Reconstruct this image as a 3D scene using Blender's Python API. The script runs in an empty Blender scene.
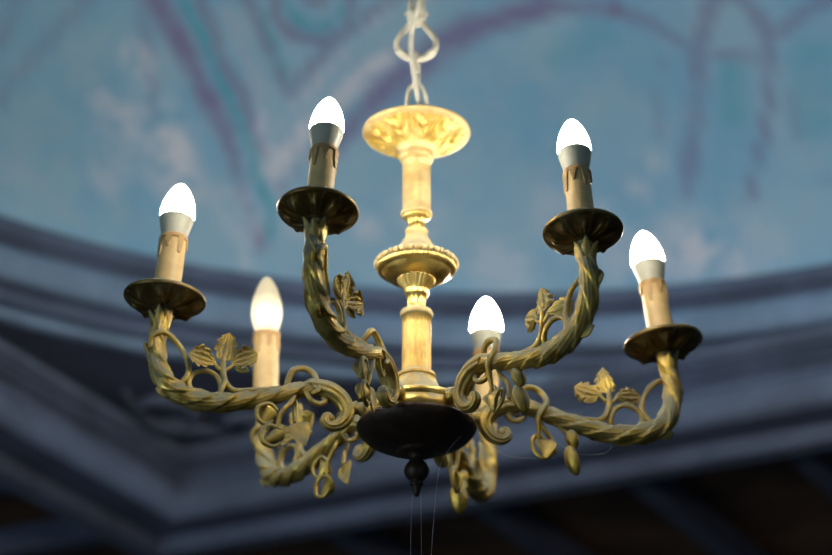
import bpy, math, random
from mathutils import Vector, Matrix
random.seed(7)
S = bpy.context.scene
COL = S.collection
PI = math.pi
rad = math.radians

# ------------------------------------------------------------------ camera
EYE = 1.6                      # height of the lens above the floor
ZC = EYE + 0.9645              # height of the chandelier's hub
LENS_PX = 2515.0
cd = bpy.data.cameras.new('camera')
cam = bpy.data.objects.new('camera', cd); COL.objects.link(cam)
cd.sensor_width = 36.0
cd.lens = LENS_PX / 832 * 36.0
cd.clip_start = 0.05
PITCH, ROLL = 0.4513, -0.0005
fw = Vector((0, math.cos(PITCH), math.sin(PITCH)))
r0 = Vector((1, 0, 0)); u0 = r0.cross(fw)
cr = r0 * math.cos(ROLL) + u0 * math.sin(ROLL)
cu = -r0 * math.sin(ROLL) + u0 * math.cos(ROLL)
m = Matrix((cr, cu, -fw)).transposed().to_4x4()
m.translation = Vector((-0.0005, -2.2646, EYE))
cam.matrix_world = m
cd.dof.use_dof = True
cd.dof.focus_distance = 2.36
cd.dof.aperture_fstop = 3.4
S.camera = cam

# ------------------------------------------------------------------ world, light, exposure
S.view_settings.view_transform = 'Standard'
S.view_settings.look = 'None'
S.view_settings.gamma = 1.0
S.view_settings.use_curve_mapping = False
S.view_settings.exposure = 0.0
w = bpy.data.worlds.new('world'); S.world = w; w.use_nodes = True
bg = w.node_tree.nodes['Background']
bg.inputs[0].default_value = (0.42, 0.60, 0.85, 1); bg.inputs[1].default_value = 0.035

def area(name, loc, target, size, power, colour):
    l = bpy.data.lights.new(name, 'AREA'); l.shape = 'RECTANGLE'; l.size, l.size_y = size
    l.energy = power; l.color = colour
    o = bpy.data.objects.new(name, l); COL.objects.link(o)
    o.location = loc
    o.rotation_euler = (Vector(target) - Vector(loc)).to_track_quat('-Z', 'Y').to_euler()
    return o
# added cool fill lamps, unseen, behind and to either side of the viewer
area('cool_fill', (-3.4, -2.6, 1.5), (0, 0, 2.9), (1.2, 2.0), 46, (0.58, 0.80, 1.0))
area('cool_fill', (2.8, -3.6, 1.3), (0, 0.6, 3.1), (1.2, 2.0), 6, (0.62, 0.80, 1.0))
BULB = 235.0

# ------------------------------------------------------------------ helpers
class MB:
    def __init__(s): s.v = []; s.f = []; s.mi = []
    def add(s, vs, fs, mi=0):
        b = len(s.v); s.v += [tuple(x) for x in vs]
        s.f += [tuple(b + i for i in f) for f in fs]; s.mi += [mi] * len(fs)
    def build(s, name, mats, parent=None, smooth=True, xf=None):
        me = bpy.data.meshes.new(name)
        vs = [tuple(xf @ Vector(p)) for p in s.v] if xf else s.v
        me.from_pydata(vs, [], s.f)
        for mt in (mats if isinstance(mats, (list, tuple)) else [mats]): me.materials.append(mt)
        me.polygons.foreach_set('material_index', s.mi)
        me.polygons.foreach_set('use_smooth', [smooth] * len(s.f))
        me.update()
        o = bpy.data.objects.new(name, me); COL.objects.link(o)
        if parent is not None: o.parent = parent
        return o

def lathe(mb, prof, n=64, c=(0, 0, 0), disp=None, mi=0):
    """prof: (radius, z[, flute amplitude, flute count])"""
    vs = []
    for i, p in enumerate(prof):
        a, k = (p[2], p[3]) if len(p) > 3 else (0, 0)
        for j in range(n):
            t = 2 * PI * j / n
            r = p[0] * (1 + a * math.cos(k * t)); z = p[1]
            if disp: r, z = disp(r, z, t)
            vs.append((c[0] + r * math.cos(t), c[1] + r * math.sin(t), c[2] + z))
    fs = []
    for i in range(len(prof) - 1):
        for j in range(n):
            a = i * n + j; b = i * n + (j + 1) % n
            fs.append((a, b, b + n, a + n))
    L = len(prof) - 1
    fs.append(tuple(range(n))[::-1]); fs.append(tuple(L * n + j for j in range(n)))
    mb.add(vs, fs, mi)

def smooth_prof(pts, k=4):
    out = []
    P = [Vector(list(p[:2]) + [0]) for p in pts]
    for i in range(len(P) - 1):
        a = P[max(i - 1, 0)]; b = P[i]; c = P[i + 1]; d = P[min(i + 2, len(P) - 1)]
        for q in range(k):
            t = q / k
            v = .5 * ((2 * b) + (c - a) * t + (2 * a - 5 * b + 4 * c - d) * t * t + (3 * b - a - 3 * c + d) * t ** 3)
            out.append((max(v.x, 1e-4), v.y))
    out.append((P[-1].x, P[-1].y))
    return out

def spline(pts, k=6):
    P = [Vector(p) for p in pts]; out = []
    for i in range(len(P) - 1):
        a = P[max(i - 1, 0)]; b = P[i]; c = P[i + 1]; d = P[min(i + 2, len(P) - 1)]
        for q in range(k):
            t = q / k
            out.append(.5 * ((2 * b) + (c - a) * t + (2 * a - 5 * b + 4 * c - d) * t * t + (3 * b - a - 3 * c + d) * t ** 3))
    out.append(P[-1].copy())
    return out

def lerp_list(R, n):
    out = []
    for i in range(n):
        x = i / (n - 1) * (len(R) - 1); j = min(int(x), len(R) - 2)
        out.append(R[j] + (R[j + 1] - R[j]) * (x - j))
    return out

def tube(mb, pts, R, n=12, k=6, ref=(0, 1, 0), shape=None, closed=False, flat=1.0, mi=0):
    """sweep; pts control points, R radii list; shape(theta, s)-> radius factor; flat squashes along ref"""
    P = spline(pts, k) if k > 1 else [Vector(p) for p in pts]
    if not isinstance(R, (list, tuple)): R = [R, R]
    RR = lerp_list(R, len(P)); vs = []; s = 0
    ref = Vector(ref)
    for i, p in enumerate(P):
        t = (P[min(i + 1, len(P) - 1)] - P[max(i - 1, 0)])
        if t.length < 1e-9: t = Vector((0, 0, 1))
        t.normalize()
        if i: s += (P[i] - P[i - 1]).length
        b = ref - t * ref.dot(t)
        if b.length < 1e-3: b = Vector((1, 0, 0)) - t * t.x
        b.normalize(); nn = b.cross(t)
        for j in range(n):
            a = 2 * PI * j / n
            q = RR[i] * (shape(a, s) if shape else 1)
            vs.append(p + nn * (q * math.cos(a)) + b * (q * math.sin(a) * flat))
    fs = []
    for i in range(len(P) - 1):
        for j in range(n):
            a = i * n + j; b = i * n + (j + 1) % n
            fs.append((a, b, b + n, a + n))
    L = len(P) - 1
    fs.append(tuple(range(n))[::-1]); fs.append(tuple(L * n + j for j in range(n)))
    mb.add(vs, fs, mi)

def ball(mb, c, r, sx=1, sy=1, sz=1, n=12, m_=8, rot=None, shape=None):
    vs = []; 
    for i in range(m_ + 1):
        ph = PI * i / m_
        for j in range(n):
            t = 2 * PI * j / n
            q = shape(ph, t) if shape else 1
            v = Vector((sx * q * math.sin(ph) * math.cos(t), sy * q * math.sin(ph) * math.sin(t), sz * math.cos(ph))) * r
            if rot: v = rot @ v
            vs.append(v + Vector(c))
    fs = []
    for i in range(m_):
        for j in range(n):
            a = i * n + j; b = i * n + (j + 1) % n
            fs.append((a, a + n, b + n, b))
    mb.add(vs, fs)

def leaflet(mb, base, d, nrm, L, W, th=.0016, serr=.18, ns=5, cup=.25, curl=.2, rib=.0009, nr=3, nu=22, nv=12, wp=.75, tip=1.0):
    base = Vector(base); d = Vector(d).normalized(); nrm = Vector(nrm)
    nrm = (nrm - d * nrm.dot(d)).normalized(); sd = nrm.cross(d)
    top = []; bot = []
    for i in range(nu + 1):
        u = i / nu
        wv = W * .5 * (math.sin(PI * min(1, u ** wp)) ** .75 if 0 < u < 1 else 0.02)
        wv = max(wv, W * .03) * (1 - serr * (((u * ns) % 1) ** 1.5) * (0 if u in (0, 1) else 1))
        for j in range(nv + 1):
            v = -1 + 2 * j / nv
            h = cup * W * (v * v) * .5 * math.sin(PI * u) + curl * L * u * u + rib * math.cos(v * PI * nr) * math.sin(PI * u)
            # the edges of the lobes lean towards the tip
            p = base + d * (L * (u + .10 * abs(v) * serr * 2 * math.sin(PI * u))) + sd * (v * wv) + nrm * h
            top.append(p + nrm * th * .5 * (1.1 - abs(v))); bot.append(p - nrm * th * (.6))
    n1 = nv + 1; N = len(top); fs = []
    for i in range(nu):
        for j in range(nv):
            a = i * n1 + j
            fs.append((a, a + n1, a + n1 + 1, a + 1)); fs.append((N + a, N + a + 1, N + a + n1 + 1, N + a + n1))
    for i in range(nu):
        a = i * n1; fs.append((a, N + a, N + a + n1, a + n1))
        a = i * n1 + nv; fs.append((a, a + n1, N + a + n1, N + a))
    for j in range(nv):
        a = j; fs.append((a, a + 1, N + a + 1, N + a))
        a = nu * n1 + j; fs.append((a, N + a, N + a + 1, a + 1))
    mb.add(top + bot, fs)

def empty(name, loc, parent=None):
    o = bpy.data.objects.new(name, None); COL.objects.link(o); o.location = loc; o.empty_display_size = .05
    if parent is not None: o.parent = parent
    return o
def tag(o, label=None, cat=None, group=None, kind=None):
    if label: o['label'] = label
    if cat: o['category'] = cat
    if group: o['group'] = group
    if kind: o['kind'] = kind
    return o

# ------------------------------------------------------------------ materials
def mat(name):
    m_ = bpy.data.materials.new(name); m_.use_nodes = True
    return m_, m_.node_tree, m_.node_tree.nodes['Principled BSDF']
def nd(nt, t, **kw):
    n = nt.nodes.new(t)
    for k, v in kw.items(): setattr(n, k, v)
    return n
def mixc(nt, fac, a, b):
    n = nd(nt, 'ShaderNodeMix', data_type='RGBA')
    for s_, v in ((0, fac), (6, a), (7, b)):
        if hasattr(v, 'is_output') or isinstance(v, bpy.types.NodeSocket): nt.links.new(v, n.inputs[s_])
        else: n.inputs[s_].default_value = v
    return n.outputs[2]
def mth(nt, op, a, b=None, clamp=False):
    n = nd(nt, 'ShaderNodeMath', operation=op); n.use_clamp = clamp
    for i, v in enumerate((a, b)):
        if v is None: continue
        if isinstance(v, bpy.types.NodeSocket): nt.links.new(v, n.inputs[i])
        else: n.inputs[i].default_value = v
    return n.outputs[0]
def noise(nt, scale, detail=4, rough=.55, coord=None):
    n = nd(nt, 'ShaderNodeTexNoise'); n.inputs['Scale'].default_value = scale
    n.inputs['Detail'].default_value = detail; n.inputs['Roughness'].default_value = rough
    if coord is None:
        coord = nd(nt, 'ShaderNodeTexCoord').outputs['Object']
    nt.links.new(coord, n.inputs['Vector'])
    return n
def ramp(nt, fac, lo, hi):
    n = nd(nt, 'ShaderNodeMapRange'); n.interpolation_type = 'SMOOTHSTEP'
    nt.links.new(fac, n.inputs[0]); n.inputs[1].default_value = lo; n.inputs[2].default_value = hi
    return n.outputs[0]

def dusty_metal(name, metal, dust, dust_lo=-.1, dust_hi=.75, rough=.38, metallic=.85, amount=1.0, base_dust=.25, grain=260):
    m_, nt, bs = mat(name)
    geo = nd(nt, 'ShaderNodeNewGeometry'); sep = nd(nt, 'ShaderNodeSeparateXYZ')
    nt.links.new(geo.outputs['Normal'], sep.inputs[0])
    nz = noise(nt, 70, 5); ng = noise(nt, grain, 3)
    up = mth(nt, 'ADD', sep.outputs[2], mth(nt, 'MULTIPLY', mth(nt, 'SUBTRACT', nz.outputs[0], .5), 1.6))
    f = ramp(nt, up, dust_lo, dust_hi)
    patch = ramp(nt, noise(nt, 38, 4).outputs[0], .42, .62)
    f = mth(nt, 'ADD', mth(nt, 'MULTIPLY', f, amount), mth(nt, 'MULTIPLY', patch, base_dust), clamp=True)
    dust2 = tuple(c * .62 for c in dust[:3]) + (1,)
    dcol = mixc(nt, ng.outputs[0], dust2, dust)
    met2 = (metal[0] * .72, metal[1] * .62, metal[2] * .5, 1)
    mcol = mixc(nt, ramp(nt, noise(nt, 55, 5).outputs[0], .35, .65), met2, metal)
    nt.links.new(mixc(nt, f, mcol, dcol), bs.inputs['Base Color'])
    nt.links.new(mth(nt, 'MULTIPLY', mth(nt, 'SUBTRACT', 1.0, f), metallic), bs.inputs['Metallic'])
    nt.links.new(mth(nt, 'ADD', mth(nt, 'MULTIPLY', f, .95 - rough), rough), bs.inputs['Roughness'])
    bp = nd(nt, 'ShaderNodeBump'); bp.inputs['Strength'].default_value = .5; bp.inputs['Distance'].default_value = .0008
    nt.links.new(ng.outputs[0], bp.inputs['Height']); nt.links.new(bp.outputs[0], bs.inputs['Normal'])
    return m_
def plain(name, col, rough=.6, var=.15, scale=60, metallic=0.0, bump=.2):
    m_, nt, bs = mat(name)
    n = noise(nt, scale, 5)
    dk = tuple(c * (1 - var * 2) for c in col[:3]) + (1,)
    nt.links.new(mixc(nt, ramp(nt, n.outputs[0], .35, .65), dk, tuple(col[:3]) + (1,)), bs.inputs['Base Color'])
    bs.inputs['Roughness'].default_value = rough; bs.inputs['Metallic'].default_value = metallic
    bp = nd(nt, 'ShaderNodeBump'); bp.inputs['Strength'].default_value = bump; bp.inputs['Distance'].default_value = .001
    nt.links.new(n.outputs[0], bp.inputs['Height']); nt.links.new(bp.outputs[0], bs.inputs['Normal'])
    return m_
M_arm = dusty_metal('dusty_brass', (.70, .49, .10, 1), (.285, .265, .165, 1), -.35, .5, base_dust=.38, rough=.34)
M_leaf = dusty_metal('dusty_brass_leaf', (.74, .52, .10, 1), (.29, .27, .165, 1), -.3, .7, base_dust=.35)
M_pan = dusty_metal('tarnished_brass_pan', (.20, .13, .035, 1), (.22, .235, .19, 1), .15, .8, rough=.42, base_dust=.15)
M_stem = dusty_metal('cream_gold_stem', (.54, .42, .17, 1), (.50, .425, .25, 1), .0, .8, rough=.5, metallic=.35, base_dust=.3)
M_lower = dusty_metal('streaked_gold_stem', (.66, .44, .11, 1), (.50, .40, .22, 1), .1, .9, rough=.45, metallic=.45, base_dust=.2)
M_relief = dusty_metal('gilt_relief', (.60, .42, .09, 1), (.54, .47, .28, 1), -.1, .7, rough=.4, metallic=.5, base_dust=.25)
M_gold = dusty_metal('bright_brass', (.74, .54, .15, 1), (.46, .41, .28, 1), .1, .8, rough=.3, metallic=.9, base_dust=.1)
M_bowl = dusty_metal('dark_bronze', (.045, .026, .015, 1), (.065, .052, .035, 1), .35, .9, rough=.5, metallic=.5, base_dust=.08)
M_cord = plain('dusty_cord', (.62, .58, .46), .8)
M_chain = plain('dusty_chain', (.55, .52, .42), .75, metallic=.15)
M_sleeve = plain('candle_sleeve', (.60, .41, .17), .5, var=.1, scale=45)
M_wax = plain('wax_drip', (.45, .27, .10), .5, var=.1, scale=45)
M_collar = plain('bulb_collar_plastic', (.40, .385, .29), .45, var=.04)
M_thread = plain('spider_silk', (.6, .6, .6), .6)
def glow(name, col, strength):
    m_, nt, bs = mat(name)
    bs.inputs['Base Color'].default_value = (.9, .9, .88, 1)
    bs.inputs['Emission Color'].default_value = col; bs.inputs['Emission Strength'].default_value = strength
    bs.inputs['Roughness'].default_value = .3
    return m_
M_globe = glow('lit_bulb', (1.0, .93, .80, 1), BULB)
# the older bulb: a frosted full-length glass whose filament sits in its lower half
m_, nt, bs = mat('lit_frosted_bulb')
tc = nd(nt, 'ShaderNodeTexCoord'); sp = nd(nt, 'ShaderNodeSeparateXYZ'); nt.links.new(tc.outputs['Object'], sp.inputs[0])
d_ = mth(nt, 'ABSOLUTE', mth(nt, 'SUBTRACT', sp.outputs[2], .082))
fall = mth(nt, 'SUBTRACT', 1.0, ramp(nt, d_, .003, .030))
bs.inputs['Base Color'].default_value = (.28, .25, .17, 1)
bs.inputs['Emission Color'].default_value = (1.0, .86, .58, 1)
nt.links.new(mth(nt, 'ADD', mth(nt, 'MULTIPLY', fall, 1.0), .24), bs.inputs['Emission Strength'])
M_frost = m_

# ------------------------------------------------------------------ the room overhead
CX, CY = 0.137, 0.003             # centre of the domed bay
H = lambda h: EYE + h
DR, DH0, DRISE = 1.167, 1.62, 0.72

def dome_point(a, t):          # a azimuth, t 0..pi/2
    return (DR * math.cos(t) * math.cos(a), DR * math.cos(t) * math.sin(a), DRISE * math.sin(t))
mb = MB(); n, k = 440, 96; vs = []; fs = []
for i in range(k + 1):
    t = PI / 2 * i / k
    for j in range(n):
        a = 2 * PI * j / n; vs.append(dome_point(a, min(t, PI / 2 - 1e-3)))
for i in range(k):
    for j in range(n):
        a = i * n + j; b = i * n + (j + 1) % n; fs.append((a, a + n, b + n, b))
fs.append(tuple(k * n + j for j in range(n)))
mb.add(vs, fs)

# fresco: painted strokes in the dome's own coordinates (metres from its centre)
STROKES = [
('l', (-0.354, 1.082, 0.158), (-0.313, 1.063, 0.225), 0.0123, 0.9),
('l', (-0.313, 1.063, 0.225), (-0.245, 1.039, 0.291), 0.0137, 0.9),
('l', (-0.245, 1.039, 0.291), (-0.143, 0.998, 0.362), 0.0122, 0.9),
('l', (-0.359, 1.078, 0.165), (-0.366, 1.05, 0.218), 0.0084, 0.6),
('l', (-0.366, 1.05, 0.218), (-0.379, 1.006, 0.28), 0.0084, 0.6),
('l', (-0.379, 1.006, 0.28), (-0.405, 0.941, 0.345), 0.0068, 0.6),
('l', (-0.324, 1.035, 0.265), (-0.26, 1.004, 0.33), 0.0061, 0.7),
('l', (-0.26, 1.004, 0.33), (-0.173, 0.96, 0.395), 0.0061, 0.7),
('l', (-0.421, 0.915, 0.364), (-0.393, 0.975, 0.313), 0.0076, 0.45),
('l', (-0.393, 0.975, 0.313), (-0.369, 1.018, 0.269), 0.0076, 0.45),
('p', (-0.341, 1.088, 0.153), (-0.295, 1.074, 0.214), 0.0077, 0.5),
('p', (-0.295, 1.074, 0.214), (-0.234, 1.054, 0.272), 0.0076, 0.5),
('p', (-0.526, 0.859, 0.363), (-0.473, 0.951, 0.299), 0.0219, 1),
('p', (-0.473, 0.951, 0.299), (-0.424, 1.026, 0.222), 0.0182, 1),
('p', (-0.424, 1.026, 0.222), (-0.368, 1.102, 0.067), 0.0137, 1),
('p', (-0.456, 0.888, 0.373), (-0.432, 0.954, 0.318), 0.0091, 0.8),
('p', (-0.432, 0.954, 0.318), (-0.391, 1.02, 0.253), 0.0091, 0.8),
('p', (-0.391, 1.02, 0.253), (-0.366, 1.06, 0.198), 0.0091, 0.8),
('c', (-0.484, 0.879, 0.367), (-0.441, 0.961, 0.305), 0.0106, 1),
('c', (-0.441, 0.961, 0.305), (-0.402, 1.029, 0.232), 0.0106, 1),
('c', (-0.402, 1.029, 0.232), (-0.369, 1.075, 0.163), 0.0107, 1),
('c', (-0.369, 1.075, 0.163), (-0.357, 1.103, 0.084), 0.0107, 1),
('p', (-0.394, 0.906, 0.384), (-0.363, 0.972, 0.329), 0.0091, 0.8),
('p', (-0.363, 0.972, 0.329), (-0.335, 1.022, 0.28), 0.0091, 0.8),
('c', (-0.373, 0.928, 0.371), (-0.34, 1.007, 0.297), 0.0091, 0.9),
('p', (-0.332, 1.021, 0.283), (-0.267, 0.987, 0.347), 0.0091, 0.9),
('p', (-0.267, 0.987, 0.347), (-0.157, 0.949, 0.407), 0.0092, 0.9),
('w', (-0.327, 1.036, 0.262), (-0.26, 1.006, 0.328), 0.0076, 0.5),
('w', (-0.26, 1.006, 0.328), (-0.166, 0.963, 0.393), 0.0076, 0.5),
('w', (-0.353, 1.075, 0.177), (-0.305, 1.057, 0.239), 0.0184, 1.0),
('w', (-0.305, 1.057, 0.239), (-0.245, 1.039, 0.291), 0.0183, 1.0),
('w', (-0.245, 1.039, 0.291), (-0.186, 1.02, 0.331), 0.0183, 1.0),
('w', (-0.353, 1.075, 0.177), (-0.363, 1.054, 0.212), 0.0092, 0.6),
('w', (-0.363, 1.054, 0.212), (-0.369, 1.026, 0.256), 0.0092, 0.6),
('c', (-0.337, 1.075, 0.189), (-0.268, 1.061, 0.25), 0.0122, 0.7),
('c', (-0.268, 1.061, 0.25), (-0.201, 1.036, 0.307), 0.0122, 0.7),
('p', (-0.268, 1.08, 0.217), (-0.192, 1.047, 0.295), 0.0176, 1.0),
('p', (-0.192, 1.047, 0.295), (-0.137, 1.03, 0.328), 0.026, 1.0),
('p', (-0.137, 1.03, 0.328), (-0.062, 0.991, 0.379), 0.0275, 1.0),
('p', (-0.062, 0.991, 0.379), (0.051, 0.969, 0.4), 0.0222, 1.0),
('p', (0.051, 0.969, 0.4), (0.164, 0.961, 0.395), 0.0161, 1.0),
('p', (-0.233, 0.942, 0.4), (-0.232, 0.961, 0.382), 0.0107, 0.9),
('p', (-0.232, 0.961, 0.382), (-0.248, 0.975, 0.365), 0.0107, 0.9),
('p', (-0.248, 0.975, 0.365), (-0.277, 0.979, 0.352), 0.0107, 0.9),
('p', (-0.277, 0.979, 0.352), (-0.31, 0.973, 0.349), 0.0107, 0.9),
('p', (-0.31, 0.973, 0.349), (-0.338, 0.958, 0.355), 0.0107, 0.9),
('p', (-0.338, 0.958, 0.355), (-0.353, 0.938, 0.368), 0.0107, 0.9),
('p', (-0.353, 0.938, 0.368), (-0.352, 0.92, 0.386), 0.0107, 0.9),
('c', (-0.255, 0.945, 0.392), (-0.259, 0.959, 0.377), 0.0107, 0.9),
('c', (-0.259, 0.959, 0.377), (-0.28, 0.966, 0.365), 0.0107, 0.9),
('c', (-0.28, 0.966, 0.365), (-0.307, 0.961, 0.362), 0.0107, 0.9),
('c', (-0.307, 0.961, 0.362), (-0.327, 0.947, 0.37), 0.0107, 0.9),
('c', (-0.327, 0.947, 0.37), (-0.33, 0.931, 0.384), 0.0107, 0.9),
('p', (-0.303, 0.929, 0.393), (-0.281, 0.933, 0.396), 0.0122, 0.8),
('p', (0.31, 0.925, 0.395), (0.284, 0.987, 0.342), 0.0174, 0.7),
('p', (0.284, 0.987, 0.342), (0.28, 1.045, 0.27), 0.0167, 0.7),
('p', (0.28, 1.045, 0.27), (0.27, 1.107, 0.154), 0.0136, 0.7),
('p', (0.339, 0.919, 0.391), (0.383, 0.949, 0.346), 0.0136, 0.75),
('p', (0.383, 0.949, 0.346), (0.389, 0.981, 0.307), 0.012, 0.75),
('p', (0.389, 0.981, 0.307), (0.387, 1.02, 0.256), 0.0105, 0.75),
('p', (0.387, 1.02, 0.256), (0.376, 1.058, 0.196), 0.0098, 0.75),
('p', (0.376, 1.058, 0.196), (0.362, 1.087, 0.135), 0.0083, 0.75),
('p', (0.471, 0.886, 0.367), (0.409, 0.939, 0.345), 0.012, 0.7),
('p', (0.409, 0.939, 0.345), (0.384, 0.953, 0.341), 0.012, 0.7),
('p', (0.284, 0.994, 0.334), (0.334, 0.987, 0.324), 0.0091, 0.6),
('p', (0.334, 0.987, 0.324), (0.385, 0.971, 0.321), 0.0091, 0.6),
('p', (0.164, 0.961, 0.395), (0.219, 0.97, 0.376), 0.0107, 0.6),
('p', (0.219, 0.97, 0.376), (0.278, 0.991, 0.34), 0.0106, 0.6),
('c', (0.332, 1.004, 0.304), (0.336, 1.035, 0.261), 0.0272, 0.6),
('c', (0.449, 0.959, 0.303), (0.458, 1.008, 0.228), 0.039, 0.5),
('c', (0.141, 0.993, 0.368), (0.081, 1.024, 0.342), 0.0275, 0.35),
('p', (-0.541, 0.86, 0.355), (-0.535, 0.909, 0.308), 0.0121, 0.4),
('p', (-0.535, 0.909, 0.308), (-0.528, 0.974, 0.227), 0.0121, 0.4),
('p', (-0.609, 0.832, 0.337), (-0.679, 0.852, 0.257), 0.0135, 0.35),
('p', (-0.679, 0.852, 0.257), (-0.733, 0.861, 0.179), 0.0135, 0.35),
('p', (-0.702, 0.786, 0.308), (-0.731, 0.814, 0.251), 0.0179, 0.4),
('p', (0.231, 1.009, 0.333), (0.225, 1.056, 0.273), 0.0061, 0.35),
('p', (0.225, 1.056, 0.273), (0.233, 1.079, 0.234), 0.0061, 0.35),
('p', (0.407, 0.99, 0.287), (0.437, 1.029, 0.206), 0.0075, 0.35),
('p', (0.437, 1.029, 0.206), (0.482, 1.037, 0.143), 0.0075, 0.35),
('w', (-0.019, 1.161, 0.07), (-0.001, 1.165, 0.041), 0.0467, 0.5),
('w', (0.37, 1.098, 0.088), (0.386, 1.097, 0.058), 0.046, 0.4),
('w', (-0.139, 1.131, 0.155), (-0.123, 1.14, 0.133), 0.0399, 0.35),
('w', (-0.333, 1.055, 0.23), (-0.322, 1.065, 0.217), 0.0275, 0.5),
('w', (-0.538, 0.964, 0.234), (-0.524, 0.981, 0.218), 0.0394, 0.4),
('w', (-0.527, 0.982, 0.215), (-0.507, 1.004, 0.192), 0.0516, 0.55),
('w', (-0.497, 1.026, 0.153), (-0.48, 1.043, 0.131), 0.0459, 0.6),
('w', (-0.588, 0.969, 0.172), (-0.572, 0.987, 0.152), 0.0456, 0.35),
('w', (0.264, 1.129, 0.084), (0.287, 1.129, 0.044), 0.0616, 0.6),
('w', (0.162, 1.145, 0.097), (0.182, 1.148, 0.064), 0.0524, 0.5),
('w', (-0.319, 1.103, 0.129), (-0.306, 1.112, 0.112), 0.0339, 0.5),
('w', (0.073, 1.138, 0.152), (0.091, 1.146, 0.125), 0.046, 0.4),
('w', (-0.409, 1.076, 0.118), (-0.393, 1.087, 0.097), 0.0401, 0.5),
('w', (-0.712, 0.917, 0.075), (-0.699, 0.93, 0.058), 0.0372, 0.2),
('w', (-0.507, 1.005, 0.19), (-0.493, 1.021, 0.172), 0.0396, 1.0),
('w', (-0.486, 1.036, 0.142), (-0.477, 1.044, 0.13), 0.0245, 0.9),
('w', (-0.57, 0.961, 0.207), (-0.562, 0.972, 0.197), 0.0243, 0.8),
('w', (-0.608, 0.925, 0.228), (-0.601, 0.935, 0.22), 0.0211, 0.7),
('w', (-0.555, 0.916, 0.286), (-0.546, 0.928, 0.277), 0.0242, 0.8),
('w', (-0.594, 0.985, 0.123), (-0.585, 0.994, 0.112), 0.0245, 0.5),
('w', (-0.395, 1.092, 0.072), (-0.388, 1.096, 0.062), 0.0187, 1.0),
('w', (-0.388, 1.099, 0.041), (-0.383, 1.101, 0.034), 0.0126, 0.8),
('w', (0.277, 1.124, 0.09), (0.29, 1.125, 0.066), 0.0369, 1.0),
('w', (0.218, 1.141, 0.068), (0.229, 1.142, 0.048), 0.031, 0.9),
('w', (0.336, 1.114, 0.053), (0.345, 1.113, 0.036), 0.0248, 0.8),
('w', (0.223, 1.096, 0.206), (0.229, 1.099, 0.196), 0.0167, 0.7),
('w', (0.2, 1.115, 0.172), (0.206, 1.118, 0.163), 0.0152, 0.6),
('w', (0.136, 1.139, 0.131), (0.149, 1.143, 0.111), 0.0337, 0.7),
('w', (0.017, 1.159, 0.086), (0.025, 1.161, 0.072), 0.0217, 0.6),
('w', (-0.22, 1.129, 0.123), (-0.21, 1.134, 0.109), 0.0247, 0.6),
('w', (-0.248, 1.115, 0.147), (-0.242, 1.119, 0.139), 0.0154, 0.5),
('w', (0.268, 1.134, 0.043), (0.28, 1.132, 0.021), 0.0343, 0.9),
]
m_, nt, bs = mat('fresco_blue')
tc = nd(nt, 'ShaderNodeTexCoord').outputs['Object']
n1 = noise(nt, 5.5, 4, .6, tc).outputs[0]; n2 = noise(nt, 26, 5, .65, tc).outputs[0]
col = mixc(nt, ramp(nt, n1, .38, .62), (.310, .580, .770, 1), (.420, .640, .780, 1))
col = mixc(nt, mth(nt, 'MULTIPLY', ramp(nt, n2, .45, .72), .30), col, (.58, .64, .74, 1))
PAL = {'l': (.62, .64, .80, 1), 'c': (.130, .500, .620, 1), 'p': (.300, .280, .480, 1), 'w': (.85, .84, .92, 1)}
for kind in 'clpw':
    cur = nd(nt, 'ShaderNodeAttribute', attribute_name='pigment_' + kind).outputs['Fac']
    brk = ramp(nt, noise(nt, 17 if kind != 'w' else 24, 4, .6, tc).outputs[0], .25 if kind != 'w' else .30, .55 if kind != 'w' else .56)
    brk = mth(nt, 'ADD', mth(nt, 'MULTIPLY', brk, .6), .4) if kind != 'w' else brk
    col = mixc(nt, mth(nt, 'MULTIPLY', cur, brk), col, PAL[kind])
nt.links.new(col, bs.inputs['Base Color']); bs.inputs['Roughness'].default_value = .85
M_dome = m_
o = mb.build('ceiling', M_dome); o.location = (CX, CY, H(DH0)); tag(o, kind='structure')
# lay the brush strokes on: how much of each pigment every point of the plaster carries
from mathutils import noise as mnoise
for kind in 'cpwl':
    segs = [(Vector(A), Vector(B) - Vector(A), W_, K_) for (kd, A, B, W_, K_) in STROKES if kd == kind]
    vals = []
    for v_ in o.data.vertices:
        p = v_.co; p = p + mnoise.noise_vector(p * 7.0) * .007 + mnoise.noise_vector(p * 22.0) * .006
        best = 0.0
        for (A, AB, W_, K_) in segs:
            d = p - A
            t = max(0.0, min(1.0, d.dot(AB) / AB.length_squared))
            q = (d - AB * t).length / W_
            if q < 1.25:
                q = max(0.0, min(1.0, (q - .4) / .85)); best = max(best, K_ * (1 - q * q * (3 - 2 * q)))
        vals.append(best)
    at = o.data.attributes.new('pigment_' + kind, 'FLOAT', 'POINT'); at.data.foreach_set('value', vals)

M_trim = plain('blue_plaster', (.30, .39, .56), .75, var=.16, scale=9)
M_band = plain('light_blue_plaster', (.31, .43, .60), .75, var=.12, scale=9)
M_groove = plain('mauve_groove_shade', (.175, .215, .325), .8, var=.15, scale=9)  # darker colour stands in for shade in the ring's grooves
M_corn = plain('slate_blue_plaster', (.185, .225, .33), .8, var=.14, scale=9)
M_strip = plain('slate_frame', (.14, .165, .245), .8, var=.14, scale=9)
M_cornd = plain('slate_cornice_shade', (.10, .12, .19), .8, var=.14, scale=9)  # shade of the square cornice's recess and underside, put into the colour
M_trimd = plain('dusk_blue_plaster', (.17, .19, .26), .8, var=.12, scale=8)
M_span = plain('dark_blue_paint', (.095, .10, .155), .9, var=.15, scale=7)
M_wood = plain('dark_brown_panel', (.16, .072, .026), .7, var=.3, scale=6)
M_beam = plain('slate_beam', (.075, .085, .13), .8, var=.15, scale=9)

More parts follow.
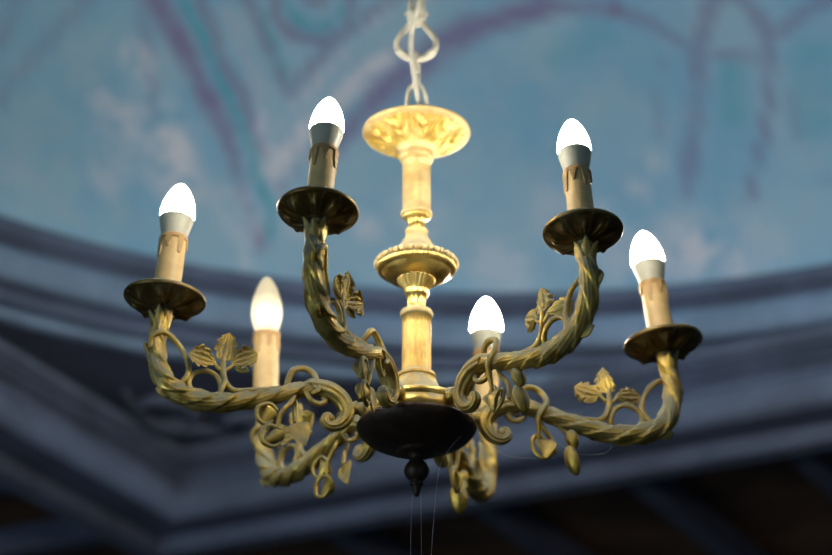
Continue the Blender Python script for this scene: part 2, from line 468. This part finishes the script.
# circular cornice round the dome (profile radius, height above the lens)
ring = [(1.157, 1.640), (1.150, 1.632), (1.151, 1.622), (1.160, 1.616), (1.176, 1.612), (1.178, 1.606), (1.166, 1.600), (1.160, 1.592), (1.159, 1.578), (1.162, 1.563),
        (1.168, 1.555), (1.180, 1.552), (1.196, 1.551), (1.199, 1.547), (1.192, 1.543), (1.189, 1.537), (1.192, 1.531), (1.200, 1.529), (1.211, 1.531), (1.221, 1.538), (1.229, 1.537), (1.231, 1.530), (1.236, 1.525), (1.246, 1.524), (1.256, 1.527), (1.262, 1.534)]
mb = MB(); n = 160; vs = []; fs = []
pr = smooth_prof(ring, 3)
for (r_, h_) in pr:
    r_ += .010
    for j in range(n):
        a = 2 * PI * j / n; vs.append((CX + r_ * math.cos(a), CY + r_ * math.sin(a), H(h_)))
for i in range(len(pr) - 1):
    for j in range(n):
        a = i * n + j; b = i * n + (j + 1) % n; fs.append((a, b, b + n, a + n))
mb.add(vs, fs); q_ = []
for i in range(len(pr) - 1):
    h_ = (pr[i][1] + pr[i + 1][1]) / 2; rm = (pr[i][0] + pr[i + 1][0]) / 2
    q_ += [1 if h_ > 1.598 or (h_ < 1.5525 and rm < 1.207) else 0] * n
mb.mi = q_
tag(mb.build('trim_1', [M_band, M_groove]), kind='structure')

# square bay: axes of the two far walls
NL = Vector((-.8805, .4740, 0)).normalized(); NR = Vector((.4341, .9009, 0)).normalized()   # wall normals, a shade out of square
_k = NL.dot(NR); UL = (NL - NR * _k) / (1 - _k * _k); UR = (NR - NL * _k) / (1 - _k * _k)
def sq(dl, dr_, h): return Vector((CX, CY, H(h))) + UL * dl + UR * dr_
def square_strip(mb, prof):
    P = smooth_prof(prof, 3); vs = []; fs = []
    for (d, h) in P:
        for (a, b) in ((1, 1), (-1, 1), (-1, -1), (1, -1)): vs.append(sq(a * (d + .020), b * (d - .014), h))
    for i in range(len(P) - 1):
        for j in range(4):
            a = i * 4 + j; b = i * 4 + (j + 1) % 4; fs.append((a, b, b + 4, a + 4))
    mb.add(vs, fs)
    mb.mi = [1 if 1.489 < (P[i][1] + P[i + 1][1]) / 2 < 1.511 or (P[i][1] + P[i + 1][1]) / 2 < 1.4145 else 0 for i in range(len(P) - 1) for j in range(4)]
# flat ceiling between the circle and the square, with its round opening
mb = MB(); n = 160; vs = []; fs = []
for j in range(n):
    a = 2 * PI * j / n; d = Vector((math.cos(a), math.sin(a), 0))
    q = 1.25 / max(abs(d.dot(NL)), abs(d.dot(NR)))
    q = max(q, 1.270)
    vs.append((CX + d.x * 1.265, CY + d.y * 1.265, H(1.53))); vs.append((CX + d.x * q, CY + d.y * q, H(1.53)))
    vs.append((CX + d.x * q, CY + d.y * q, H(1.56))); vs.append((CX + d.x * 1.265, CY + d.y * 1.265, H(1.56)))
for j in range(n):
    a = 4 * j; b = 4 * ((j + 1) % n)
    for q in range(4): fs.append((a + q, a + (q + 1) % 4, b + (q + 1) % 4, b + q))
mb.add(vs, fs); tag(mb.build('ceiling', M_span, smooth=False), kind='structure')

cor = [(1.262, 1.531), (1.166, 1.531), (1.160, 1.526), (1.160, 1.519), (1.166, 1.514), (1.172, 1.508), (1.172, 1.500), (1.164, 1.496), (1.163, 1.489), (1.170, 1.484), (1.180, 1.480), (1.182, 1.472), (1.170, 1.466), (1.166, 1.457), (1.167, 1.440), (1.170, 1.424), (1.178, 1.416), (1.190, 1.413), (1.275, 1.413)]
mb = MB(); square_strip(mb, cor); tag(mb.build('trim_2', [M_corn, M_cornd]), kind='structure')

# raised plaster scrolls in the corner of the flat ceiling
def on_sp(dl, dr_, dh=.0): return sq(dl, dr_, 1.53 + dh)
mb = MB()
for pts in ([(1.150, .985), (1.128, .960), (1.094, .955), (1.077, .985), (1.080, 1.035), (1.110, 1.060), (1.128, 1.030)],
            [(1.125, .905), (1.158, 1.000), (1.150, 1.050), (1.120, 1.075), (1.093, 1.095), (1.085, 1.120)],
            [(1.072, 1.115), (1.040, 1.070), (1.000, 1.075), (1.010, 1.115), (1.045, 1.125)],
            [(1.000, 1.075), (.950, 1.060), (.915, 1.085), (.940, 1.115), (.965, 1.100)]):
    tube(mb, [on_sp(a, b) for a, b in pts], [.006, .014, .012, .005], 10, 6, ref=(0, 0, 1), flat=1.0)
tag(mb.build('trim_3', M_trimd), kind='structure')

# lower timber ceiling beyond the bay: recessed brown panels between slate-blue beams
def box_dir(mb, l0, l1, r0_, r1_, h0, h1):
    c = [sq(l0, r0_, h0), sq(l1, r0_, h0), sq(l1, r1_, h0), sq(l0, r1_, h0), sq(l0, r0_, h1), sq(l1, r0_, h1), sq(l1, r1_, h1), sq(l0, r1_, h1)]
    mb.add(c, [(0, 1, 2, 3), (7, 6, 5, 4), (0, 4, 5, 1), (1, 5, 6, 2), (2, 6, 7, 3), (3, 7, 4, 0)])
FAR = 3.2
mb = MB()
for a in (0, 1):
    for s in (1, -1):
        l0, l1, r0_, r1_ = (1.21, FAR, -FAR, FAR) if a == 0 else (-1.21, 1.21, 1.18, FAR)
        if s < 0: l0, l1, r0_, r1_ = -l1, -l0, -r1_, -r0_
        if a == 1 and s < 0: r0_, r1_ = -FAR, -1.18
        box_dir(mb, l0, l1, r0_, r1_, 1.445, 1.475)
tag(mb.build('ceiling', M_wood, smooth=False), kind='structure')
mf = MB()
mb = MB()
for s in (1, -1):
    box_dir(mf, *sorted((s * 1.265, s * 1.300)), -1.300, 1.300, 1.385, 1.445)
    box_dir(mf, -1.265, 1.265, *sorted((s * 1.224, s * 1.260)), 1.385, 1.445)
    for q in range(-9, 5):
        dl = .987 + .2615 * q
        if abs(dl) < 1.2: box_dir(mb, dl - .018, dl + .018, *sorted((s * 1.260, s * FAR)), 1.400, 1.445)
        dr_ = .90 + .2615 * q
        if abs(dr_) < 1.2: box_dir(mb, *sorted((s * 1.300, s * FAR)), dr_ - .018, dr_ + .018, 1.400, 1.445)
    for d in (1.9, 2.55):
        box_dir(mb, -1.236, 1.236, *sorted((s * d, s * (d + .05))), 1.40, 1.445)
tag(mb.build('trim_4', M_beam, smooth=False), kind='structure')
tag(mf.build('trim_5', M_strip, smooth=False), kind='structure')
# floor of the room, far under the bay
mb = MB(); mb.add([(-3.4, -4.4, 0), (3.6, -4.4, 0), (3.6, 3.4, 0), (-3.4, 3.4, 0), (-3.4, -4.4, -.1), (3.6, -4.4, -.1), (3.6, 3.4, -.1), (-3.4, 3.4, -.1)], [(0, 1, 2, 3), (7, 6, 5, 4), (0, 4, 5, 1), (1, 5, 6, 2), (2, 6, 7, 3), (3, 7, 4, 0)])
tag(mb.build('floor', plain('worn_stone', (.10, .09, .08), .8), smooth=False), kind='structure')

# ------------------------------------------------------------------ chandelier
CH = empty('chandelier', (0, 0, ZC))
tag(CH, 'six-armed dusty brass chandelier with lit candle bulbs hanging from a chain', 'chandelier')

# dish at the top of the stem
def dish_disp(r, z, t):
    if z < .2965 and r > .0195:
        q = (r - .0195) / .033
        k_ = math.sin(PI * min(1, max(0, q)))
        leaf_ = abs(math.cos(4.5 * t))
        z += k_ * .0035
        z -= k_ * .8 * (.0078 * (leaf_ ** .45 - .25) + .0016 * math.cos(36 * t) * leaf_ + .0026 * math.sin(q * 15 + 5 * leaf_) * leaf_ + .003 * max(0, math.cos(9 * t + PI)) ** 3)
    return r, z
mb = MB()
P = [(.004, .2640), (.0150, .2645), (.0172, .2665), (.0178, .2700), (.0165, .2735), (.0170, .2760), (.0195, .2780)]
P += [(.0195 + .033 * i / 22, .2780 + .0185 * (i / 22) ** .8) for i in range(1, 23)]
P += [(.0545, .2965), (.0556, .2985), (.0550, .3008), (.052, .302), (.045, .3015), (.020, .3035), (.012, .306), (.004, .306)]
lathe(mb, P, 216, disp=dish_disp)
mb.mi = [1 if P[min(k_ // 216, len(P) - 1)][1] < .2955 and 6 < k_ // 216 < 26 else 0 for k_ in range(len(mb.f))]
mb.build('canopy_dish', [M_stem, M_relief], CH)
def stem(z0, z1, foot):
    mb = MB()
    P = []
    if foot: P += [(.004, z0 - .007), (.0188, z0 - .007), (.0192, z0 - .0045), (.0185, z0 - .002), (.0155, z0 - .0005)]
    else: P += [(.004, z0 - .007), (.0150, z0 - .0062), (.0160, z0 - .004), (.0158, z0 - .0015), (.0148, z0)]
    P += [(.0142, z0 + .001, .016, 22)] + [(.0142, z0 + (z1 - z0) * i / 6, .016, 22) for i in range(1, 7)]
    P += [(.0145, z1), (.004, z1 + .001)]
    lathe(mb, P, 132)
    return mb.build('stem', M_lower if foot else M_stem, CH)
stem(.2075, .2640, False)
stem(.0290, .0885, True)
# lower stem cap
mb = MB(); lathe(mb, [(.004, .088), (.0148, .0885), (.0160, .0905), (.0163, .093), (.0152, .0955), (.011, .098), (.004, .0985)], 64)
mb.build('stem_cap', M_stem, CH)
# vase-shaped knop
mb = MB()
lathe(mb, [(.004, .0975), (.0098, .0975), (.0088, .100, .07, 12), (.0080, .104, .09, 12), (.0088, .109, .07, 12), (.0100, .1115), (.0112, .1125), (.0118, .1145), (.0112, .1165),
           (.0118, .1185, .03, 24), (.0135, .1215, .05, 24), (.0160, .1255, .06, 24), (.0185, .1290, .06, 24), (.0192, .1300), (.0180, .1305), (.004, .131)], 144)
mb.build('cup', M_gold, CH)
mb = MB()
lathe(mb, smooth_prof([(.010, .1290), (.0185, .1300), (.0255, .1318), (.0315, .1350), (.0345, .1385)], 4) +
      [(.0352, .1392), (.0375, .1395, .012, 60), (.0392, .1412, .014, 60), (.0398, .1432, .010, 60), (.0392, .1450)], 240)
mb.build('vase_bowl', M_gold, CH)
mb = MB()
lathe(mb, [(.010, .1452), (.0350, .1452), (.0362, .1475), (.0368, .1495), (.0362, .1520)] + smooth_prof([(.0365, .1530), (.0300, .1572), (.0225, .1618), (.0172, .1668), (.0150, .1712)], 4) +
      [(.0148, .1725), (.0130, .1735), (.0118, .1765), (.0108, .1810), (.0112, .1838), (.0118, .1845), (.0110, .1860), (.004, .1862)], 96)
mb.build('vase_shoulder', M_stem, CH)
mb = MB()
for i in range(36):
    a = 2 * PI * i / 36; ball(mb, (.0394 * math.cos(a), .0394 * math.sin(a), .1476), .0034, n=8, m_=6)
mb.build('bead_ring', M_stem, CH)
mb = MB()
lathe(mb, [(.004, .1860), (.0095, .1862), (.0085, .189, .08, 12), (.0078, .1925, .09, 12), (.0090, .197, .07, 12), (.0115, .1995), (.0145, .2012), (.004, .2014)], 96)
mb.build('neck', M_gold, CH)
# hub
mb = MB()
lathe(mb, [(.004, .0225), (.0185, .0220), (.0180, .0200), (.0200, .0185), (.0205, .0170)] + smooth_prof([(.0215, .0150), (.0270, .0062), (.0350, -.0005), (.0430, -.0038)], 4) +
      [(.0480, -.0052), (.0512, -.0056), (.0520, -.0066), (.0520, -.0128), (.0512, -.0133), (.0520, -.0138), (.0522, -.0232), (.0515, -.0245), (.004, -.0247)], 96)
mb.build('hub_drum', M_gold, CH)
mb = MB()
lathe(mb, [(.004, -.0246), (.0530, -.0248), (.0575, -.0262), (.0588, -.0285)] + smooth_prof([(.0585, -.0300), (.0560, -.0350), (.0500, -.0408), (.0400, -.0465), (.0290, -.0510), (.0205, -.0532)], 4) +
      [(.0190, -.0540), (.0185, -.0556), (.0160, -.0572), (.010, -.0580), (.004, -.0582)], 96)
mb.build('bowl', M_bowl, CH)
mb = MB()
lathe(mb, [(.003, -.0575)] + smooth_prof([(.0090, -.0578), (.0065, -.0610), (.0072, -.0640), (.0108, -.0690), (.0122, -.0745), (.0100, -.0805), (.0055, -.0850)], 4) +
      [(.0050, -.0862), (.0068, -.0875), (.0066, -.0892), (.0048, -.0903), (.0042, -.0930), (.0034, -.0970), (.0015, -.1005), (.0004, -.1010)], 48)
mb.build('finial', M_bowl, CH)

# arms ---------------------------------------------------------------------
RN = .246
#        azimuth, pan centre (x, y), bulb tip (x, y), pan present, leaf variant
ARMS = [(191.4, (-.2452, -.0493), (-.2340, -.0468), True, 0),
        (249.2, (-.0895, -.2357), (-.0809, -.2200), True, 0),
        (308.5, (.1537, -.1932), (.1470, -.1780), True, 1),
        (12.5, (.2495, .0552), (.2335, .0573), True, 1),
        (130.7, (-.1594, .1856), (-.1607, .1685), False, 0),
        (71.9, (.0758, .2322), (.0759, .2163), False, 1)]
ZPAN, ZTIP = .086, .2142
for (az, pc, tip, has_pan, var) in ARMS:
    az_ = math.atan2(pc[1], pc[0]); Rk = math.hypot(*pc)
    er = Vector((math.cos(az_), math.sin(az_), 0)); et = Vector((-math.sin(az_), math.cos(az_), 0))
    ax = (Vector((tip[0], tip[1], ZTIP)) - Vector((pc[0], pc[1], ZPAN)))
    AL = ax.length; ax.normalize()
    # the cup end leans with its candle: shear that fades in towards the neck
    def W(r, z, t=0.0):
        s_ = min(1, max(0, (r - .06) / .13)); s_ = s_ * s_ * (3 - 2 * s_)
        rr = r + (Rk - RN) * s_
        lean = max(0, min(1, (r - .2) / .04)) * (z - ZPAN)
        p = er * rr + et * t + Vector((0, 0, z))
        q = ax / ax.z - Vector((0, 0, 1))
        return p + q * lean * .6
    arm_shape = lambda a, s: .88 + .27 * ((4 * a / (2 * PI) + s / .024) % 1.0) ** 1.3 + .028 * math.cos(16 * a + 4 * s / .024 * PI / 2)
    root_shape = lambda a, s: .97 + .16 * abs(math.cos(4.5 * a))
    mb = MB()
    spine = [(RN + .0000, .0700), (.2462, .0620), (.2492, .0490), (.2490, .0300), (.2440, .0100), (.2330, -.0065), (.2158, -.0160), (.1913, -.0190), (.1622, -.0140), (.1380, -.0068), (.1187, -.0005), (.1009, .0050)]
    tube(mb, [W(*p) for p in spine], [.0094, .0082, .0084, .0090, .0093, .0097, .0100, .0095, .0085, .0080, .0074, .0072], 64, 16, ref=et, shape=arm_shape)
    root = [(.1040, .0042), (.1009, .0050), (.0858, .0023), (.0735, -.0069), (.0686, -.0194), (.0743, -.0311), (.0835, -.0345), (.0895, -.0305), (.0885, -.0250), (.0840, -.0238)]
    tube(mb, [W(*p) for p in root], [.0072, .0076, .0082, .0080, .0072, .0062, .0052, .0048, .0046, .0040, .0028], 54, 8, ref=et, shape=root_shape, flat=1.1)
    ball(mb, W(.0850, -.0268), .0062, sx=.8, sy=.8, sz=.8, n=16, m_=10)
    # socket knob on the hub
    kn = [(.0505, -.0134), (.0535, -.0134), (.0545, -.0134), (.0575, -.0134), (.0590, -.0134), (.0605, -.0134), (.0635, -.0134), (.0700, -.0134)]
    tube(mb, [W(*p) for p in kn], [.0062, .0082, .0086, .0060, .0056, .0072, .0058, .0060], 20, 1, ref=et)
    # collar of overlapping leaves at the neck
    for i in range(6):
        a = 2 * PI * i / 6 + .3
        d = er * math.cos(a) + et * math.sin(a)
        b = W(.2475, .046 + .004 * (i % 2)) + d * .0062
        leaflet(mb, b, Vector((0, 0, 1)) + d * .12, d, .026, .0115, th=.002, serr=.1, ns=3, cup=-.25, curl=.10, rib=.0006, nu=10, nv=6)
    # acanthus tip curling off the underside at the bend
    for (q0, wd_) in (((.2300, -.0150), .014), ((.2440, .0180), .010)):
        b = W(*q0, .002); e = b + er * .016 + Vector((0, 0, .004 if q0[1] < 0 else .016))
        leaflet(mb, b, e - b, et, (e - b).length * 1.1, wd_, th=.003, serr=.2, ns=3, cup=.3, curl=.15, rib=.0008, nu=10, nv=6)
    # small ring under the drip pan
    tube(mb, [W(RN, .069), W(RN, .0705), W(RN, .0725), W(RN, .0745), W(RN, .077), W(RN, .080)], [.006, .0088, .0092, .0070, .0078, .0060], 20, 1, ref=et)
    arm = mb.build('arm', M_arm, CH)
    arm.location = (0, 0, 0)
    # tendrils
    def tend(pts, R, tt=None, nm='tendril', mt=M_arm, n_=10):
        mb = MB()
        tube(mb, [W(*p) for p in pts], R, n_, 7, ref=et)
        return mb.build(nm, mt, arm)
    tend([(.2550, .030, .006), (.2560, .0400, .009), (.2484, .0460, .0095), (.2386, .0455, .006), (.2270, .0352, .001), (.2202, .0224, 0), (.2183, .0092, 0), (.2240, -.002, 0), (.2300, -.010, 0)],
         [.0022, .0030, .0032, .0030, .0028, .0028, .0030, .0030, .0020])
    tend([(.2060, -.0150, 0), (.2140, -.0080, 0), (.2175, .0000, 0), (.2135, .0096, 0), (.2026, .0133, 0), (.1925, .0083, 0), (.1883, -.0021, 0), (.1895, -.0090, .002), (.196, -.0130, .003)],
         [.0024, .0027, .0027, .0026, .0026, .0026, .0026, .0026, .0020])
    tend([(.1333, -.0010, .004), (.1480, -.0030, .003), (.1577, -.0041, .002), (.1748, -.0050, 0), (.1830, .0010, 0), (.1862, .0100, 0), (.1870, .0200, 0), (.1868, .0300, 0)],
         [.0020, .0026, .0028, .0030, .0032, .0032, .0030, .0022])
    tend([(.1905, -.0160, .002), (.1880, -.0060, .003), (.1850, .0040, .001), (.1862, .0120, 0)], [.0026, .0030, .0028, .0020])
    tend([(.1040, -.006, .0085), (.0970, .001, .0075), (.0990, .0110, .004), (.1020, .0190, .001), (.1105, .0240, 0), (.1209, .0205, 0), (.1250, .0070, -.006), (.1195, -.0040, -.0085), (.1170, -.0110, -.007), (.1180, -.0220, -.005), (.1175, -.0320, -.003)],
         [.0018, .0026, .0030, .0032, .0032, .0032, .0032, .0030, .0026, .0024, .0018])
    tend([(.1100, .0000, .004), (.1065, -.0060, .003), (.1018, -.0115, .002), (.0945, -.0125, .001), (.0900, -.0085, 0), (.0920, -.0045, 0)], [.0022, .0028, .0030, .0028, .0032, .0030])
    tend([(.1190, -.0060, .002), (.1230, -.0150, .004), (.1310, -.0260, .005), (.1340, -.0380, .004), (.1345, -.0430, .003)], [.0020, .0026, .0026, .0024, .0018])
    # vine leaf rising from the arm: three veined lobes and two small ones
    mb = MB()
    O = lambda r_, z_, t_=0: W(r_, z_, t_)
    def lf(b, e, wdt, sgn=1, **kw):
        b = O(*b); e = O(*e); d = e - b
        leaflet(mb, b, d, et * sgn, d.length, wdt, **kw)
    kw_ = dict(ns=4, serr=.36, cup=.42, rib=.0015, nr=4, wp=.62, nu=28, nv=16)
    lf((.1868, .0250, 0), (.1822, .0540, .002), .023, 1, curl=.06, **kw_)
    lf((.1935, .0225, 0), (.2200, .0270, .003), .025, 1, curl=.16, **dict(kw_, wp=1.05))
    lf((.1795, .0225, 0), (.1545, .0325, .003), .025, 1, curl=.16, **dict(kw_, wp=1.05))
    lf((.1750, .0190, 0), (.1620, .0150, .002), .008, 1, serr=.2, ns=3, cup=.3, curl=.10, rib=.0008)
    for (a_, b_) in (((.1870, .0150, 0), (.1960, .0225, 0)), ((.1870, .0150, 0), (.1770, .0225, 0)), ((.1880, .0190, 0), (.1868, .0300, 0))):
        m_1 = ((a_[0] + b_[0]) / 2, (a_[1] + b_[1]) / 2 - .0015, 0)
        tube(mb, [W(*a_), W(*m_1), W(*b_)], [.0024, .0020, .0016], 10, 5, ref=et)
    mb.build('vine_leaf', M_leaf, arm)
    # hanging leaves and buds
    def heart(c, e, wdt, sgn=1, **kw):
        mb = MB(); b = O(*c); e = O(*e); d = e - b
        o_ = dict(serr=0, ns=1, cup=.85, curl=.12, rib=.0003, nr=1, wp=.55, th=.0022); o_.update(kw)
        leaflet(mb, b, d, et * sgn, d.length, wdt, **o_)
        # rolled lip of the leaf
        return mb.build('heart_leaf', M_leaf, arm)
    def bud(c, e, wdt):
        mb = MB(); b = O(*c); e = O(*e); d = e - b; L = d.length
        rot = d.normalized().to_track_quat('-Z', 'Y').to_matrix()
        ball(mb, (b + e) / 2, L / 2, sx=wdt / L, sy=wdt / L * .7, sz=1, n=20, m_=12, rot=rot, shape=lambda ph, t: (1 - .35 * (ph / PI) ** 2) * (1 + .06 * math.cos(5 * t)))
        return mb.build('bud', M_leaf, arm)
    if var == 0:
        heart((.1400, -.0225, .004), (.1500, -.0400, .005), .019, -1)
        heart((.1300, -.0420, .004), (.1475, -.0590, .004), .018, -1)
        heart((.1150, -.0320, -.003), (.1075, -.0560, -.004), .022, 1, cup=.25, wp=.42)
        tend([(.1345, -.0240, .004), (.1420, -.0180, .005), (.1530, -.0230, .006), (.1535, -.0340, .006), (.1460, -.0395, .005), (.1390, -.0350, .004)], [.0014, .0020, .0022, .0022, .0020, .0012])
        tend([(.1300, -.0440, .004), (.1420, -.0400, .005), (.1490, -.0470, .006), (.1480, -.0580, .006), (.1380, -.0620, .005), (.1300, -.0560, .004)], [.0014, .0020, .0024, .0024, .0022, .0012])
    else:
        tend([(.1240, -.0020, .003), (.1300, -.0080, .002), (.1365, -.0128, .001), (.1440, -.0200, .001), (.1480, -.0280, .001)], [.0022, .0028, .0030, .0028, .0020])
        bud((.1470, -.0170, .001), (.1530, -.0370, .002), .0185)
        bud((.1460, -.0340, .003), (.1545, -.0640, .004), .0205)
        heart((.1235, -.0310, -.002), (.1225, -.0530, -.003), .021, -1)
        tend([(.1240, -.0320, -.002), (.1180, -.0270, -.002), (.1125, -.0330, -.002), (.1140, -.0440, -.002), (.1215, -.0520, -.003), (.1300, -.0450, -.002), (.1320, -.0350, -.002), (.1250, -.0320, -.002)],
             [.0016, .0022, .0024, .0022, .0020, .0022, .0022, .0014])
    # drip pan
    R3 = Vector((0, 0, 1)).rotation_difference(ax).to_matrix().to_4x4()
    X = Matrix.Translation(Vector((pc[0], pc[1], ZPAN))) @ R3
    near = 240 < az < 320
    XP = X @ Matrix.Diagonal((.925, .925, .95, 1)) if near else X
    if has_pan:
        mb = MB()
        def pan_disp(r, z, t):
            if z < -.001 and .011 < r < .0385:
                q = (r - .011) / .0275
                z -= .0034 * math.sin(PI * q) * (abs(math.cos(4 * t)) ** .5 * 1.5 - .7) + .0009 * math.cos(32 * t) * math.sin(PI * q)
                z -= .0030 * math.exp(-((q - .66) / .15) ** 2) * max(0, math.cos(8 * t + .4)) ** 2
            return r, z
        P = [(.004, -.0125), (.0095, -.0125), (.0105, -.0118)] + [(.011 + .0275 * i / 16, -.0112 + .0088 * (i / 16) ** 1.7) for i in range(17)]
        P += [(.0395, -.0022), (.0404, -.0008), (.0406, .0008), (.0398, .0024), (.0385, .0028), (.0372, .0018), (.030, -.0005), (.016, -.0015), (.004, -.0015)]
        lathe(mb, P, 128, disp=pan_disp)
        # little bosses pricked round the rim's underside
        for i in range(14):
            a = 2 * PI * i / 14; ball(mb, (.0375 * math.cos(a), .0375 * math.sin(a), -.0022), .0016, n=6, m_=4)
        mb.build('drip_pan', M_pan, arm, xf=XP)
    else:
        mb = MB(); lathe(mb, [(.004, -.012), (.0085, -.012), (.0115, -.009), (.0125, -.005), (.0125, .001), (.0105, .003), (.004, .003)], 40)
        mb.build('candle_socket', M_arm, arm, xf=X)
    # candle: sleeve with moulded wax drips, plastic bulb collar, glowing globe
    mb = MB()
    lathe(mb, [(.003, .0), (.0138, .0), (.0138, .002)] + [(.0136 - .0002 * i, .004 + .0155 * i) for i in range(1, 5)] + [(.0126, .0672), (.0110, .0680), (.003, .0680)], 40)
    cn = mb.build('candle', M_sleeve, CH, xf=None); cn.matrix_local = X @ Matrix.Diagonal((.94, .94, 1, 1)) if near else X
    mb = MB(); nth = 96; vs = []; fs = []
    ph0 = az_ * 3
    # drips face different ways on every candle
    DR_ = [(.0, .021, .18), (.75, .012, .16), (1.65, .017, .17), (2.7, .009, .2), (3.6, .020, .17), (4.4, .013, .15), (5.4, .018, .18)]
    def depth(t):
        d_ = .004
        for (c0, dd, ww) in DR_:
            q = abs((t - c0 - ph0 + PI) % (2 * PI) - PI)
            d_ = max(d_, .004 + dd * max(0, 1 - (q / ww / 1.25) ** 4) ** .5 if q < ww * 1.25 else 0)
        return d_
    for j in range(nth):
        t = 2 * PI * j / nth; dp = depth(t)
        for (rr, zz) in ((.0118, .0684), (.0136, .0678), (.0142, .066), (.0145, .0672 - dp * .6), (.0147, .0690 - dp), (.0142, .0675 - dp), (.0125, .0670 - dp)):
            vs.append((rr * math.cos(t), rr * math.sin(t), zz))
    for j in range(nth):
        a = 7 * j; b = 7 * ((j + 1) % nth)
        for q in range(6): fs.append((a + q, b + q, b + q + 1, a + q + 1))
    mb.add(vs, fs); mb.build('wax_drip', M_wax, cn)
    mb = MB()
    if has_pan or var == 1:
        lathe(mb, [(.003, .0675)] + smooth_prof([(.0122, .0680), (.0135, .0730), (.0155, .0810), (.0166, .0860), (.0170, .0885)], 4) + [(.0170, .0892), (.0150, .0895), (.003, .0895)], 48)
        mb.build('bulb_collar', M_collar, cn)
        mb = MB()
        lathe(mb, smooth_prof([(.0167, .0890), (.0171, .0930), (.0167, .0985), (.0150, .1065), (.0122, .1140), (.0086, .1206), (.0050, .1252), (.0022, .1274), (.0004, .1280)], 4), 48)
        mb.build('bulb', M_globe, cn)
    else:
        lathe(mb, smooth_prof([(.0100, .0670), (.0118, .0690), (.0140, .0750), (.0160, .0830), (.0167, .0900), (.0160, .0990), (.0138, .1090), (.0105, .1180), (.0066, .1250), (.0030, .1290), (.0004, .1302)], 4), 48)
        b_ = mb.build('bulb', M_frost, cn); b_['label'] = 'frosted bulb glowing warm in its lower half'

# ------------------------------------------------------------------ chain and cord
CN = empty('chain', (0, 0, ZC + .30))
tag(CN, 'dusty metal chain with a lyre-shaped hook carrying the chandelier', 'chain')
def link(zc, h, wd, rt, rot, parent=CN, nm='chain_link'):
    mb = MB(); pts = []
    N = 28
    for i in range(N + 1):
        a = 2 * PI * i / N
        x = wd / 2 * math.copysign(abs(math.cos(a)) ** .8, math.cos(a)); z = h / 2 * math.sin(a)
        pts.append(Vector((x * math.cos(rot), x * math.sin(rot), zc + z)))
    tube(mb, pts, rt, 10, 1, ref=(-math.sin(rot), math.cos(rot), 0))
    return mb.build(nm, M_chain, parent)
# all z here measured from the chandelier's hub; the chain's empty sits at .30
z = lambda v: v - .30
link(z(.3325), .046, .0195, .0026, .1)            # loop standing on the dish
link(z(.3720), .042, .0130, .0025, 1.25)
mb = MB()                                       # lyre-shaped hook
for s in (1, -1):
    tube(mb, [Vector((s * .005, 0, z(.433))), Vector((s * .0110, 0, z(.4235))), Vector((s * .0190, 0, z(.4120))), Vector((s * .0205, 0, z(.4020))), Vector((s * .0165, 0, z(.3935))), Vector((s * .0090, 0, z(.3885))), Vector((0, 0, z(.3868)))],
         [.0030, .0033, .0034, .0034, .0038, .0040, .0034], 12, 6, ref=(0, 1, 0))
    for q, (dx, dz) in enumerate(((.0175, .3950), (.0140, .3935), (.0110, .3905))):
        ball(mb, (s * dx, -.001, z(dz)), .0042 - .0004 * q, n=10, m_=7)
mb.build('lyre_hook', M_chain, CN)
mb = MB()
lathe(mb, [(.003, z(.4280)), (.0060, z(.4285)), (.0090, z(.4310)), (.0100, z(.4345)), (.0092, z(.4375)), (.0108, z(.4400)), (.0108, z(.4425)), (.0092, z(.4450)), (.0100, z(.4480)), (.0096, z(.4520)), (.0070, z(.4550)), (.003, z(.4560))], 36)
for i in range(6):
    a = i * PI / 3; ball(mb, (.0100 * math.cos(a), .0100 * math.sin(a), z(.4412)), .0028, n=8, m_=6)
mb.build('hook_boss', M_chain, CN)
top = H(DH0) + DRISE - ZC
zz = .4720; i = 0
while zz < top - .03:
    link(z(zz), .042, .0190, .0022, (i % 2) * PI / 2 + .2); zz += .0370; i += 1
mb = MB(); lathe(mb, [(.004, z(top - .045)), (.006, z(top - .045)), (.012, z(top - .038)), (.03, z(top - .028)), (.045, z(top - .015)), (.047, z(top - .004)), (.004, z(top - .004))], 48)
mb.build('ceiling_rose', M_stem, CN)

CD = MB()
tube(CD, [Vector(p) for p in ((.0035, -.0070, .3090), (.0030, -.0095, .3200), (.0000, -.0125, .3420), (-.0035, -.0125, .3700), (-.0055, -.0110, .3950), (-.0045, -.0125, .4150), (-.0015, -.0165, .4280), (.0030, -.0185, .4420), (.0070, -.0175, .4700), (.0040, -.0165, .5400), (-.0040, -.0170, .6400), (.004, -.017, .8000), (.0, -.018, top - .05))],
     [.0032, .0034, .0034, .0034, .0032, .0032], 12, 8, ref=(1, 0, 0), flat=.8)
for v_ in range(len(CD.v)): CD.v[v_] = (CD.v[v_][0], CD.v[v_][1], CD.v[v_][2] - .30)
o = CD.build('power_cord', M_cord); o.location = (0, 0, ZC + .30)
tag(o, 'flat dusty electric cord running up beside the chain into the lyre hook', 'cord')

# spider threads drifting from the bowl and the arms
mb = MB()
for pts in ([(-.004, -.004, -.100), (-.0055, -.004, -.140), (-.006, -.004, -.190)], [(.004, -.003, -.098), (.0045, -.003, -.150), (.004, -.003, -.190)],
            [(.046, -.012, -.040), (.030, -.020, -.062), (.020, -.020, -.090), (.012, -.010, -.190)], [(.062, .012, -.036), (.090, .018, -.052), (.135, .028, -.050)],
            [(.135, .028, -.030), (.155, .032, -.043), (.185, .040, -.040), (.195, .043, -.026)]):
    tube(mb, [Vector(p) for p in pts], [.00013, .00013], 5, 6)
o = mb.build('cobweb', M_thread, CH); tag(o, 'thin grey spider threads', kind='stuff')
